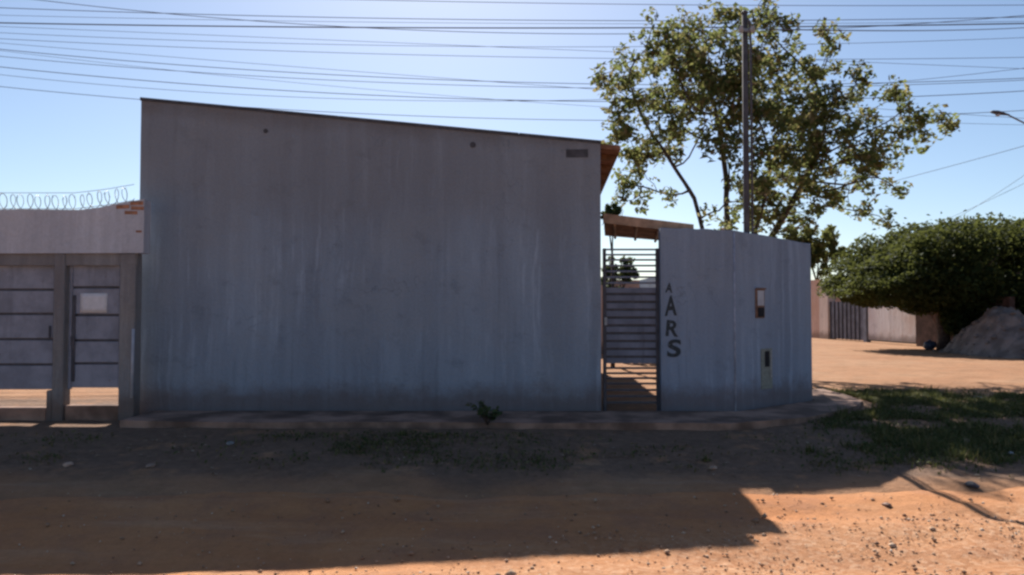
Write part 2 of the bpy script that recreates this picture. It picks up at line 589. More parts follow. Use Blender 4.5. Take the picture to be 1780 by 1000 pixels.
# ------------------------------------------------------------------ foliage tools
def leaf_quads(cent, length, width, droop=.3, upbias=.5, rng=RNG):
    """one pointed, slightly folded leaf per centre"""
    n = len(cent)
    d = rng.normal(size=(n, 3)); d[:, 2] = d[:, 2] * .6 - droop
    d /= np.linalg.norm(d, axis=1, keepdims=True)
    u = rng.normal(size=(n, 3)); u[:, 2] += upbias
    s = np.cross(d, u); s /= np.linalg.norm(s, axis=1, keepdims=True) + 1e-9
    nn = np.cross(s, d)
    L = length * rng.uniform(.65, 1.3, (n, 1)); Wd = width * rng.uniform(.7, 1.25, (n, 1))
    a = cent - d * L * .5
    b = cent + s * Wd * .5 + nn * Wd * .18 - d * L * .05
    c = cent + d * L * .5 - nn * L * .08
    e = cent - s * Wd * .5 + nn * Wd * .18 - d * L * .05
    v = np.stack([a, b, c, e], 1).reshape(-1, 3)
    f = np.arange(4 * n).reshape(n, 4)
    return v, f


def crown_obj(name, cent, length, width, mat, parent, **kw):
    v, f = leaf_quads(np.asarray(cent), length, width, **kw)
    o = link(name, np_mesh(name, v, f, mat), parent)
    o['kind'] = 'stuff'
    return o


def ball(n, c, r, rng=RNG, shell=0.0):
    d = rng.normal(size=(n, 3)); d /= np.linalg.norm(d, axis=1, keepdims=True)
    q = rng.uniform(shell ** 3, 1, (n, 1)) ** (1 / 3)
    return np.asarray(c) + d * q * np.asarray(r)


def grow(start_nodes, attract, step=.2, kill=.3, iters=90):
    """space colonisation: twigs grow towards the leaf points"""
    pts = [np.array(p, float) for p, _ in start_nodes]
    par = [q for _, q in start_nodes]
    att = np.array(attract)
    alive = np.ones(len(att), bool)
    for _ in range(iters):
        if not alive.any(): break
        P = np.array(pts)
        A = att[alive]
        D = np.linalg.norm(A[:, None] - P[None], axis=2)
        nn = D.argmin(1)
        dirs = {}
        for k, i in enumerate(nn):
            v = A[k] - P[i]
            dirs.setdefault(int(i), []).append(v / (np.linalg.norm(v) + 1e-9))
        for i, vv in dirs.items():
            m = np.sum(vv, 0) + RNG.normal(size=3) * .12
            l = np.linalg.norm(m)
            if l < 1e-3: continue
            pts.append(P[i] + m / l * step); par.append(i)
        P = np.array(pts)
        D = np.linalg.norm(att[:, None] - P[None, -len(dirs) - 1:], axis=2).min(1)
        alive &= D > kill
    return pts, par


def skeleton(pts, par, tip=.007, power=2.35, base_add=0.0):
    n = len(pts)
    r = np.zeros(n); kids = [[] for _ in range(n)]
    for i in range(n):
        if par[i] >= 0: kids[par[i]].append(i)
    for i in range(n - 1, -1, -1):
        r[i] = tip if not kids[i] else sum(r[k] ** power for k in kids[i]) ** (1 / power)
    return r, kids


def simple_tree(name, base, top_z, lobes, leaf, mat, label, cat, n_leaf, group=None, trunk_r=.09):
    """tapered trunk, a limb into each lobe, leaves through the lobes' volume. lobes = (centre, radii)"""
    t = empty(name, base, label, cat, group)
    bx, by, bz = base
    tr = MB()
    fork = Vector((0, 0, (top_z - bz)))
    tr.tube([(0, 0, -.1), (.03, .02, fork.z * .5), tuple(fork)], [trunk_r * 1.25, trunk_r, trunk_r * .75], 8)
    tr.build('trunk', M['bark'], t, True)
    br = MB()
    allc = []
    vol = sum(np.prod(r) ** (2 / 3) for _, r in lobes)
    for c, r in lobes:
        c = np.array(c) - np.array(base)
        mid = (np.array(fork) + c) / 2 + np.array([0, 0, .1])
        br.tube([tuple(fork), tuple(mid), tuple(c)], [trunk_r * .55, trunk_r * .35, trunk_r * .12], 6)
        for k in range(5):
            e = c + RNG.normal(size=3) * np.array(r) * .5
            br.tube([tuple(mid), tuple((mid + e) / 2 + RNG.normal(size=3) * .05), tuple(e)], [trunk_r * .25, trunk_r * .15, trunk_r * .06], 5)
        k = int(n_leaf * np.prod(r) ** (2 / 3) / vol)
        subs = ball(max(6, k // 40), c, r, shell=.55)
        allc.append(np.concatenate([ball(40, s, np.mean(r) * .28) for s in subs]))
    br.build('branch', M['bark'], t, True)
    crown_obj('crown', np.concatenate(allc), leaf, leaf * .5, mat, t)
    return t


# ------------------------------------------------------------------ the house with the sloping blind wall
HY = 11.1
XL, XR = -5.57, 1.325
ZL = at(247, 171, HY).z
ZR = at(1040, 246, HY).z
SK = .05                                     # the side walls run back slightly to the right


def ztop(x):
    return ZL + (ZR - ZL) * (x - XL) / (XR - XL)


house = empty('house', ((XL + XR) / 2, HY, 0), 'tall grey rendered house with windowless front wall sloping down to the right', 'house')
HO = Vector(house.location)


def hpart(mb, name, mat, parent=None, smooth=False):
    o = mb.build(name, mat, parent or house, smooth)
    if parent is None:
        o.location = -HO
    return o


# front wall: a grid face with slight unevenness of the render
nx, nz = 140, 90
gx = np.linspace(XL, XR, nx)
tz = np.linspace(0, 1, nz)
GX, GT = np.meshgrid(gx, tz)
GZ = -.25 + (ztop(GX) + .25) * GT
GY = HY + .006 * fbm(GX * 1.1, GZ * 1.1, 3)
fr = np.stack([GX, GY, GZ], -1).reshape(-1, 3)
idx = np.arange(nx * nz).reshape(nz, nx)
fs_ = [tuple(q) for q in np.stack([idx[:-1, :-1], idx[:-1, 1:], idx[1:, 1:], idx[1:, :-1]], -1).reshape(-1, 4).tolist()]
mb = MB()
mb.add(fr.tolist(), fs_)
bk = len(mb.v)
yb = HY + .19
mb.v += [(XL, yb, -.25), (XR, yb, -.25), (XR, yb, ZR), (XL, yb, ZL)]
mb.f += [(bk + 3, bk + 2, bk + 1, bk)]
mb.f += [tuple(idx[::-1, 0].tolist()) + (bk, bk + 3)]
mb.f += [tuple(idx[:, -1].tolist()) + (bk + 2, bk + 1)]
mb.f += [tuple(idx[-1, :].tolist()) + (bk + 2, bk + 3)]
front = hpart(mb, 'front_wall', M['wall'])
# metal flashing along the sloped top
mb = MB()
dz = (ZR - ZL) / (XR - XL)
for a, b in ((XL - .012, -2.6), (-2.592, .1), (.108, XR + .012)):
    mb.prism([(a, ztop(a) - .035), (b, ztop(b) - .035), (b, ztop(b) + .012), (a, ztop(a) + .012)], HY - .016, yb + .02)
hpart(mb, 'flashing', M['flashing'])
# small dark holes left in the render, and the slot near the right top corner
for px, py, r in ((822, 252, .045), (462, 228, .035)):
    p = at(px, py, HY)
    mb = MB().tube([(p.x, HY - .009, p.z), (p.x, HY + .05, p.z)], r, 10)
    hpart(mb, 'putlog_hole', M['flashing'])
p0, p1 = at(984, 260, HY), at(1022, 274, HY)
hpart(MB().box(p0.x, p1.x, HY - .010, HY + .04, p1.z, p0.z), 'vent_slot', M['flashing'])
# side and back walls
YB = 21.0


def sx(x, y):
    return x + SK * (y - yb)


def sidewall(x0, x1, z):
    m = MB()
    return m.add([(x0, yb, -.25), (x1, yb, -.25), (sx(x1, YB), YB, -.25), (sx(x0, YB), YB, -.25),
                  (x0, yb, z), (x1, yb, z), (sx(x1, YB), YB, z), (sx(x0, YB), YB, z)],
                 [(3, 2, 1, 0), (4, 5, 6, 7), (0, 1, 5, 4), (1, 2, 6, 5), (2, 3, 7, 6), (3, 0, 4, 7)])


EZ = at(1078, 268, 11.35).z                  # eave height
hpart(sidewall(XR - .17, XR - .004, EZ - .03), 'side_wall', M['wall'])
hpart(sidewall(XL + .004, XL + .17, ztop(XL) - .30), 'side_wall', M['wall'])
hpart(MB().prism([(sx(XL, YB), -.25), (sx(XR, YB), -.25), (sx(XR, YB), EZ), (sx(XL, YB), ztop(XL) - .3)], YB, YB + .17), 'back_wall', M['wall'])
# tiled roof falling to the right, eave reaching past the side wall
EX = at(1078, 268, 11.35).x
rz = lambda x: EZ + .05 + (x - EX) * dz * .95
roof = MB()
x0, x1 = XL + .18, EX
for y_ in (0,):
    roof.add([(x0, yb + .012, rz(x0)), (x1, yb + .012, rz(x1)), (sx(x1, YB + .4), YB + .4, rz(x1)), (sx(x0, YB + .4), YB + .4, rz(x0)),
              (x0, yb + .012, rz(x0) + .07), (x1, yb + .012, rz(x1) + .07), (sx(x1, YB + .4), YB + .4, rz(x1) + .07), (sx(x0, YB + .4), YB + .4, rz(x0) + .07)],
             [(3, 2, 1, 0), (4, 5, 6, 7), (0, 1, 5, 4), (1, 2, 6, 5), (2, 3, 7, 6), (3, 0, 4, 7)])
roof_o = hpart(roof, 'roof', M['tile'])
for k in range(12):
    y_ = 11.7 + k * .8
    xa, xb = sx(XR + .004, y_), sx(EX - .03, y_)
    m = MB().prism([(xa, rz(XR) - .09), (xb, rz(EX) - .07), (xb, rz(EX) - .004), (xa, rz(XR) - .004)], y_, y_ + .07)
    o = m.build('rafter', M['wood'], roof_o)

# ------------------------------------------------------------------ small tiled canopy just inside the gate
ver = empty('gate_canopy', (2.3, 12.0, 0), 'small brown tiled canopy just behind the slatted gate', 'canopy')
VO = Vector(ver.location)


def vpart(mb, name, mat, parent=None):
    o = mb.build(name, mat, parent or ver)
    if parent is None: o.location = -VO
    return o


va, vb_ = at(1047, 384, 11.42), at(1205, 402, 11.42)
vc_, vd = at(1190, 422, 12.55), at(1045, 410, 12.55)
m = MB()
lo = [va + Vector((.02, 0, .0)), vb_, vc_, vd + Vector((.06, 0, 0))]
hi = [p + Vector((0, 0, .05)) for p in lo]
m.add([tuple(p) for p in lo + hi], [(3, 2, 1, 0), (4, 5, 6, 7), (0, 1, 5, 4), (1, 2, 6, 5), (2, 3, 7, 6), (3, 0, 4, 7)])
vroof = vpart(m, 'roof', M['tile'])
for k in range(4):
    f = (k + .5) / 4
    a = lo[0].lerp(lo[1], f); b = lo[3].lerp(lo[2], f)
    MB().tube([a + Vector((0, .05, -.03)), b + Vector((0, -.05, -.03))], .022, 6).build('rafter', M['fascia'], vroof)
fa = [(lo[0].x - .01, lo[0].z - .035), (lo[1].x, lo[1].z - .035), (lo[1].x, lo[1].z + .10), (lo[0].x - .01, lo[0].z + .11)]
vpart(MB().prism(fa, 11.385, 11.415), 'fascia', M['fascia'])
# barrel tiles on top, one mesh shared by all
tm = MB()
for i in range(7):
    a = math.pi * i / 6
    tm.v += [(.075 * math.cos(a), 0, .05 * math.sin(a)), (.065 * math.cos(a), .38, .05 * math.sin(a) + .012)]
for i in range(6):
    tm.f.append((2 * i, 2 * i + 1, 2 * i + 3, 2 * i + 2))
tile_me = tm.mesh('tile', M['tile'], True)
ncol = int((hi[1] - hi[0]).length / .165)
for j in range(3):
    for i in range(ncol):
        f = (i + .5) / ncol; g = j / 3.2
        p = (hi[0].lerp(hi[1], f)).lerp(hi[3].lerp(hi[2], f), g)
        o = link('tile', tile_me, vroof, p + Vector((0, 0, .004 + .006 * random.random())))
        o.rotation_euler = (-.05, 0, random.uniform(-.03, .03))
for x_ in (lo[1].x - .12,):
    vpart(MB().box(x_ - .06, x_ + .06, 12.3, 12.42, -.2, min(lo[1].z, lo[2].z) - .002, .01), 'post', M['post'])

# ------------------------------------------------------------------ gate wall on the left
GY_ = 10.62
gw = empty('gate_wall', (-5.5, GY_, 0), 'bare grey cement gate wall with heavy lintel, topped by a wire coil', 'wall')
GO = Vector(gw.location)


def gpart(mb, name, mat, parent=None, smooth=False):
    o = mb.build(name, mat, parent or gw, smooth)
    if parent is None: o.location = -GO
    return o


bz0 = at(100, 440, GY_).z
bz1 = at(60, 365, GY_).z
bxr = at(250, 400, GY_).x
slx = at(140, 360, GY_).x
bzr = at(247, 346, GY_).z


def gwtop(x):
    return bz1 + max(0.0, (x - slx) / (bxr - slx)) * (bzr - bz1)


poly = [(-14, bz0), (-9.7, bz0 + .008), (-7.2, bz0 - .006), (bxr, bz0)]
poly += [(bxr, bzr)] + [(slx + .55 * 1, gwtop(slx + .55)), (slx + .25, gwtop(slx + .25) - .012), (slx, bz1), (-7.0, bz1 + .01), (-8.2, bz1 - .012), (-14, bz1)]
gpart(MB().prism(poly, GY_, GY_ + .2), 'lintel_wall', M['beam'])
# recessed header strip under the lintel
hz0 = at(50, 461, 10.75).z
gpart(MB().box(-14, -5.37, 10.665, 10.73, hz0 - .01, bz0 - .002), 'header', M['post'])
px0, px1 = at(94, 600, 10.68).x, at(113, 600, 10.68).x
gpart(MB().box(px0, px1, 10.64, 10.84, -.3, bz0 - .003, .012), 'post', M['post'])
gpart(MB().box(px0 - .09, px0 - .002, 10.66, 10.82, -.3, .36, .012), 'post_foot', M['post'])
qx0, qx1 = at(209, 600, 10.68).x, at(236, 600, 10.68).x
gpart(MB().box(qx0, qx1, 10.64, 10.84, -.3, bz0 - .003, .012), 'post', M['post'])
gpart(MB().box(-10.55, -10.3, 10.64, 10.84, -.3, hz0 - .002, .012), 'post', M['post'])
zs = at(60, 709, 10.68).z
gpart(MB().box(-10.29, px0 - .095, 10.68, 10.86, -.3, zs, .015), 'sill', M['concrete'])
gpart(MB().box(px1 + .004, qx0 - .004, 10.68, 10.86, -.3, zs + .03, .015), 'sill', M['concrete'])
p0, p1 = at(231, 572, 10.6), at(229, 692, 10.6)
gpart(MB().tube([(p0.x, 10.615, p0.z), (p0.x - .01, 10.615, p1.z)], .021, 10), 'conduit', M['pipe'], smooth=True)
# bare bricks where the render has fallen off
bm_ = MB().box(-.095, .095, -.03, .03, -.027, .027, .006).mesh('brick', M['brick'])
for bx_, bz_ in ((-5.37, 3.035), (-5.57, 2.985), (-5.36, 2.965), (-5.335, 2.63), (-5.45, 2.90)):
    o = link('brick', bm_, gw, Vector((bx_, GY_ + .026 - random.uniform(0, .003), bz_)) - GO)
    o.rotation_euler = (0, random.uniform(-.06, .06), 0)
    if bx_ == -5.335: o.scale = (.45, 1, .6)

# concertina wire coil on top of the gate wall
pts = []
xa, xb = -13.5, -5.50
turns = (xb - xa) / .125
N_ = int(turns * 14)
for i in range(N_):
    f = i / N_
    a = 2 * math.pi * turns * f
    x = xa + (xb - xa) * f
    rr = .112 * (1 + .08 * math.sin(a * .37))
    zc = gwtop(x) + .12 + (.01 * math.sin(x * 5))
    pts.append((x + .015 * math.sin(a * .5), GY_ + .10 + rr * math.cos(a), zc + rr * math.sin(a)))
coil = MB().tube(pts, .005, 4)
bpts = pts[::5]
for p in bpts:
    p = Vector(p)
    d = Vector((random.uniform(-1, 1), random.uniform(-1, 1), random.uniform(-1, 1))).normalized() * .022
    coil.tube([p - d, p + d], .0035, 3)
cw = empty('razor_wire', (-9, GY_ + .1, bz1), 'coil of razor wire along the top of the left gate wall', 'wire')
o = coil.build('wire_coil', M['steel'], cw); o.location = -Vector(cw.location)
sp = MB()
for zoff in (.25, .02):
    sp = MB().tube([(x, GY_ + .10, gwtop(x) + zoff + .01) for x in np.linspace(-13.6, -5.46, 20)], .004, 4)
    o = sp.build('strand', M['steel'], cw); o.location = -Vector(cw.location)


# steel gates: boards between a frame
def board_gate(name, x0, x1, y, rows, label, mat, extra=None):
    t = empty(name, ((x0 + x1) / 2, y, 0), label, 'gate')
    T = Vector(t.location)

    def part(mb, nm, m_):
        o = mb.build(nm, m_, t); o.location = -T
        return o
    zt, zb = max(r[1] for r in rows), min(r[0] for r in rows)
    for xx in (x0, x1 - .045):
        part(MB().box(xx, xx + .045, y - .022, y + .022, zb - .02, zt, .004), 'frame_upright', M['gate_dark'] if mat is M['gate_slat'] else mat)
    for za, zb2 in rows:
        part(MB().box(x0 + .048, x1 - .048, y - .012, y + .012, za, zb2, .006), 'board', mat)
    part(MB().box(x0 + .047, x1 - .047, y + .013, y + .03, zb, zt, 0), 'backing_sheet', M['gate_dark'])
    return t, part


gy = 10.76
zrow = lambda *ys_: [at(60, b, gy).z for b in ys_]
ye = [455, 504, 546, 590, 634, 679]
rows = [(at(60, ye[i + 1] - 2, gy).z, at(60, ye[i] + 2, gy).z) for i in range(5)]
big, part = board_gate('vehicle_gate', -10.28, px0 - .01, gy, rows, 'wide grey steel vehicle gate of horizontal boards at the left edge', M['gate'])
part(MB().tube([(px0 - .10, gy - .03, 1.1), (px0 - .10, gy - .03, 1.28)], .012, 6), 'handle', M['gate_dark'])
ye = [455, 500, 548, 592, 632, 676]
rows = [(at(60, ye[i + 1] - 2, gy).z, at(60, ye[i] + 2, gy).z) for i in range(5)]
ped, part = board_gate('pedestrian_gate', px1 + .01, qx0 - .01, gy, rows, 'narrow grey steel pedestrian gate with a white notice on it', M['gate'])
for zz in (.62, 1.25, 1.95):
    part(MB().tube([(qx0 - .012, gy - .028, zz), (qx0 - .012, gy - .028, zz + .10)], .016, 8), 'hinge', M['gate_dark'])
hxp = at(130, 560, gy).x
part(MB().box(hxp - .02, hxp + .02, gy - .03, gy - .013, .48, 1.72, .004), 'lock_stile', M['gate_dark'])
part(MB().box(hxp - .03, hxp + .03, gy - .045, gy - .031, 1.0, 1.13, .004), 'lock', M['gate_dark'])
p0, p1 = at(139, 510, gy - .03), at(185, 544, gy - .03)
nt = MB()
for i in range(7):
    for j in range(5):
        nt.v.append((p0.x + (p1.x - p0.x) * i / 6, gy - .017 - .006 * math.sin(i * .9) * (j / 4), p1.z + (p0.z - p1.z) * j / 4))
for i in range(6):
    for j in range(4):
        a = i * 5 + j
        nt.f.append((a, a + 5, a + 6, a + 1))
no = nt.build('notice_sheet', M['paper'], None, True)
md = no.modifiers.new('thick', 'SOLIDIFY'); md.thickness = .002; md.offset = 0
tag(no, 'blank white notice sheet on the narrow grey gate', 'notice')

# ------------------------------------------------------------------ low wall with the cut-off corner
A = Vector((at(1149, 600, HY).x, HY))
B = Vector((at(1278, 600, HY).x, HY))
Cc = Vector((at(1411, 600, 12.4).x, 12.4))
D = Vector((4.6, 26.0))
zA, zB, zC = at(1150, 396, HY).z, at(1278, 400, HY).z, at(1409, 424, 12.4).z
TH = .15
cd = (Cc - B).normalized(); cn = Vector((-cd.y, cd.x))          # inward normal of the cut corner


def off(p, n_):
    return p + n_ * TH


lw = empty('corner_wall', (B.x, B.y, 0), 'low grey rendered wall with a cut-off corner right of the slatted gate', 'wall')
LO = Vector(lw.location)
n1 = Vector((0, 1))
e = (D - Cc).normalized(); n3 = Vector((-e.y, e.x))
mB = (n1 + cn).normalized(); iB = B + mB * TH / mB.dot(cn)
mC = (cn + n3).normalized(); iC = Cc + mC * TH / mC.dot(cn)
outer = [A, B, Cc, D]
inner = [A + n1 * TH, iB, iC, D + n3 * TH]
zt_ = [zA, zB, zC, zC - .05]


def lerp2(p, q, f):
    return p + (q - p) * f


vsx, fsx = [], []
NS = 14
secs = []
for k in range(3):
    m_ = NS if k < 2 else 6
    for i in range(m_ + (1 if k == 2 else 0)):
        f = i / m_
        secs.append((lerp2(outer[k], outer[k + 1], f), lerp2(inner[k], inner[k + 1], f), zt_[k] + (zt_[k + 1] - zt_[k]) * f + random.uniform(-.006, .006)))
for o_, i_, z_ in secs:
    vsx += [(o_.x, o_.y, -.3), (o_.x, o_.y, z_ - .01), (o_.x + .0, o_.y + .012, z_), (i_.x, i_.y, z_ + .002), (i_.x, i_.y, -.3)]
for i in range(len(secs) - 1):
    a = i * 5; b = a + 5
    for k in range(4):
        fsx.append((a + k, b + k, b + k + 1, a + k + 1))
fsx.append((4, 3, 2, 1, 0))
q = (len(secs) - 1) * 5
fsx.append((q, q + 1, q + 2, q + 3, q + 4))
o = MB().add(vsx, fsx).build('wall_panel', M['low_wall'], lw); o.location = -LO

o = MB().tube([(B.x - .004, B.y - .002, -.1), (B.x - .004, B.y + .001, 1.3), (B.x - .004, B.y - .002, zB - .02)], .014, 8).build('corner_highlight', M['fold_highlight'], lw, True); o.location = -LO  # added strip along the fold, its bright edge put into the colour
# black sprayed letters running down the wall beside the gate
for ch, cx, cy0, cy1, wpx, rot in (('A', 1163, 492, 509, 12, .05), ('A', 1166, 514, 549, 21, -.04), ('R', 1169, 557, 585, 22, .06), ('S', 1172, 590, 621, 24, -.05)):
    cu = bpy.data.curves.new('letter', 'FONT')
    cu.body = ch; cu.size = 1.0; cu.extrude = 0.0; cu.offset = .03
    tmp = bpy.data.objects.new('letter', cu)
    C.objects.link(tmp)
    bpy.context.view_layer.update()
    me = bpy.data.meshes.new_from_object(tmp.evaluated_get(bpy.context.evaluated_depsgraph_get()))
    bpy.data.objects.remove(tmp)
    co = np.zeros(len(me.vertices) * 3); me.vertices.foreach_get('co', co); co = co.reshape(-1, 3)
    lo_, hi_ = co.min(0), co.max(0)
    c0, c1 = at(cx - wpx / 2, cy1, HY), at(cx + wpx / 2, cy0, HY)
    u = (co[:, 0] - lo_[0]) / (hi_[0] - lo_[0]) - .5; v = (co[:, 1] - lo_[1]) / (hi_[1] - lo_[1]) - .5
    u, v = u + rot * v + .05 * np.sin(v * 5), v - rot * u
    new = np.stack([(c0.x + c1.x) / 2 + u * (c1.x - c0.x), np.full_like(u, HY - .005), (c0.z + c1.z) / 2 + v * (c1.z - c0.z)], 1)
    me.vertices.foreach_set('co', new.ravel()); me.update()
    me.materials.clear(); me.materials.append(M['graffiti'])
    o = link('painted_letter', me, lw, -LO)


# meter boxes let into the cut corner
def on_corner(px):
    u = (px - 890) / F_PX
    t_ = (u * B.y - B.x) / (cd.x - u * cd.y)
    return B + cd * t_


def corner_thing(name, px, py0, py1, label, cat):
    p = on_corner(px)
    z1, z0 = at(px, py0, p.y).z, at(px, py1, p.y).z
    t = empty(name, (p.x, p.y, z0), label, cat)
    t.rotation_euler = (0, 0, math.atan2(cd.y, cd.x))
    return t, z1 - z0


t, h = corner_thing('electricity_meter_box', 1320, 502, 553, 'small brown-framed electricity meter box in the cut-off corner wall', 'meter box')
MB().box(-.115, .115, -.022, .05, 0, h, .008).build('case', M['rust'], t)
MB().box(-.085, .085, -.030, -.023, h * .42, h - .03, .003).build('cover', M['pipe'], t)
MB().box(-.08, .08, -.034, -.023, .02, h * .36, .004).build('window', M['dark'], t)
MB().box(-.125, .125, -.045, -.0225, h - .012, h + .012, .004).build('rim', M['rust'], t)
t, h = corner_thing('water_meter_box', 1331, 606, 676, 'pale water meter niche low in the cut-off corner wall', 'meter box')
MB().box(-.15, .15, -.012, .05, 0, h, .006).build('case', M['green_plate'], t)
MB().box(-.06, .06, -.018, -.013, h * .55, h - .04, .002).build('opening', M['dark'], t)
MB().box(.085, .115, -.024, -.013, h * .28, h - .02, .003).build('door_edge', M['pale_plate'], t)

# slatted gate in the opening between house and low wall
gy2 = 11.22
x0, x1 = at(1048, 560, gy2).x, at(1146, 560, gy2).x
ye = [498 + 13.6 * i for i in range(11)]
rows = [(at(1100, ye[i + 1] - 2.3, gy2).z, at(1100, ye[i] + 2.3, gy2).z) for i in range(10)]
t = empty('slatted_gate', ((x0 + x1) / 2, gy2, 0), 'tall dark slatted gate between the house and the low wall', 'gate')
T = Vector(t.location)


def spart(mb, nm, m_):
    o = mb.build(nm, m_, t); o.location = -T
    return o


zt2 = at(1100, 432, gy2).z
for xx in (x0, x1 - .05):
    spart(MB().box(xx, xx + .05, gy2 - .025, gy2 + .025, -.02, zt2, .005), 'frame_upright', M['gate_dark'])
for za, zb2 in rows:
    spart(MB().prism([(x0 + .053, za), (x1 - .053, za), (x1 - .053, zb2), (x0 + .053, zb2)], gy2 - .012, gy2 + .012), 'slat', M['gate_slat'])
spart(MB().box(x0 + .051, x1 - .051, gy2 + .014, gy2 + .03, rows[-1][0], rows[0][1]), 'backing_sheet', M['gate_dark'])
for py in (434, 443, 452, 462, 472, 482, 492):
    z = at(1100, py, gy2).z
    spart(MB().box(x0 + .052, x1 - .052, gy2 - .012, gy2 + .012, z - .014, z + .014, .004), 'top_bar', M['gate_slat'])
for py in (640, 649, 657.5, 667, 678, 689, 700):
    z = at(1100, py, gy2).z
    spart(MB().box(x0 + .052, x1 - .052, gy2 - .012, gy2 + .012, z - .016, z + .016, .004), 'bottom_bar', M['gate_dark'])
spart(MB().box(x0 + .015, x0 + .06, gy2 - .05, gy2 - .026, 1.28, 1.40, .006), 'lock', M['pale_plate'])
# yard wall behind
mb = MB().box(1.9, 4.7, 26.2, 26.38, -.2, at(1100, 487, 26.2).z, .01)
tag(mb.build('yard_wall', M['pink']), 'brownish rear yard wall glimpsed through the slatted gate', 'wall')

# ------------------------------------------------------------------ overhead lines
UY = 24.5
PXL, PXR = -21.0, at(1893, 250, UY).x


def line_thing(name, pts, rad, label):
    mb = MB().tube(pts, rad * .82, 6)
    o = mb.build(name, M['cable'], None, True)
    return tag(o, label, 'wire', 'overhead lines')


def wire(px, label, rad, Yw):
    P = [at(x, y, Yw) for x, y in px]
    cf = np.polyfit([p.x for p in P], [p.z for p in P], 2)
    xs_ = np.linspace(PXL, PXR, 60)
    return line_thing('overhead_wire', [(x, Yw, float(np.polyval(cf, x))) for x in xs_], rad, label)


wire([(640, 0), (1040, 7), (1480, 10), (1780, 9)], 'thin overhead wire highest above the tree top', .012, UY + .9)
wire([(0, 15), (300, 21), (600, 32), (1040, 37), (1480, 34), (1780, 30)], 'second highest overhead wire crossing behind the tree top', .014, UY + .5)
wire([(0, 40), (300, 44), (600, 49), (1040, 49), (1480, 44), (1780, 42)], 'thick dark overhead cable just below the two top wires', .024, UY)
wire([(80, 0), (350, 30), (600, 51), (1040, 54), (1480, 50)], 'overhead wire falling from the upper left corner to the thick cable', .013, UY - .3)
wire([(0, 60), (450, 66), (700, 82), (1040, 88), (1480, 72), (1780, 66)], 'faint overhead wire just under the thick cable', .009, UY - .3)
wire([(0, 68), (300, 80), (600, 94), (1040, 101), (1480, 103), (1780, 100)], 'overhead wire halfway between thick cable and roof', .010, UY + .3)
wire([(0, 85), (200, 106), (400, 119), (600, 130), (1040, 147), (1780, 136)], 'sagging overhead cable, upper of the pair above the sloping wall', .013, UY - .2)
wire([(0, 97), (150, 112), (600, 143), (1040, 151), (1780, 140)], 'sagging overhead cable, lower of the pair above the sloping wall', .011, UY - .4)
wire([(0, 115), (300, 147), (600, 163), (1040, 175), (1500, 172)], 'sagging overhead cable second closest to the sloping wall top', .014, UY - .2)
wire([(0, 148), (250, 178), (700, 200), (1040, 208), (1720, 196)], 'lowest sagging overhead cable, closest to the sloping wall top', .012, UY - .35)


wire([(0, 28), (300, 31), (600, 38), (1040, 43), (1780, 37)], 'thin overhead wire squeezed just above the thick cable', .008, UY + .15)
wire([(0, 50), (450, 56), (1040, 96), (1780, 118)], 'thin overhead wire slanting down to the right under the thick cable', .008, UY - .5)
wire([(0, 76), (300, 100), (600, 118), (1040, 160), (1780, 205)], 'thin overhead wire slanting down to the right across the sagging pair', .008, UY - .6)
wire([(0, 128), (300, 158), (620, 178), (1040, 168), (1780, 120)], 'thin overhead wire sagging low at the middle and rising to the tree', .009, UY - .7)
wire([(0, 92), (420, 128), (760, 160), (1040, 196), (1780, 215)], 'thin overhead wire slanting lowest behind the right end of the sloping wall', .007, UY - .8)


def curve3(a, b, sag, n_=24):
    a = Vector(a); b = Vector(b)
    return [tuple(a.lerp(b, i / n_) - Vector((0, 0, sag * 4 * (i / n_) * (1 - i / n_)))) for i in range(n_ + 1)]


FP = (at(1262, 380, 40.0).x, 40.0)
line_thing('overhead_wire', curve3((PXR, UY, at(1893, 222, UY).z), (FP[0], FP[1], at(1262, 384, 40).z), .15), .012, 'overhead wire dropping from the street lamp pole along the side street')
line_thing('overhead_wire', curve3((PXR, UY, at(1893, 222, UY).z - .03), tuple(at(1640, 392, 33)), .15), .009, 'service wire slanting down to the top of the dense hedge tree, upper one')
line_thing('overhead_wire', curve3((PXR, UY, at(1893, 262, UY).z), tuple(at(1600, 400, 35)), .1), .009, 'service wire slanting down to the top of the dense hedge tree, lower one')


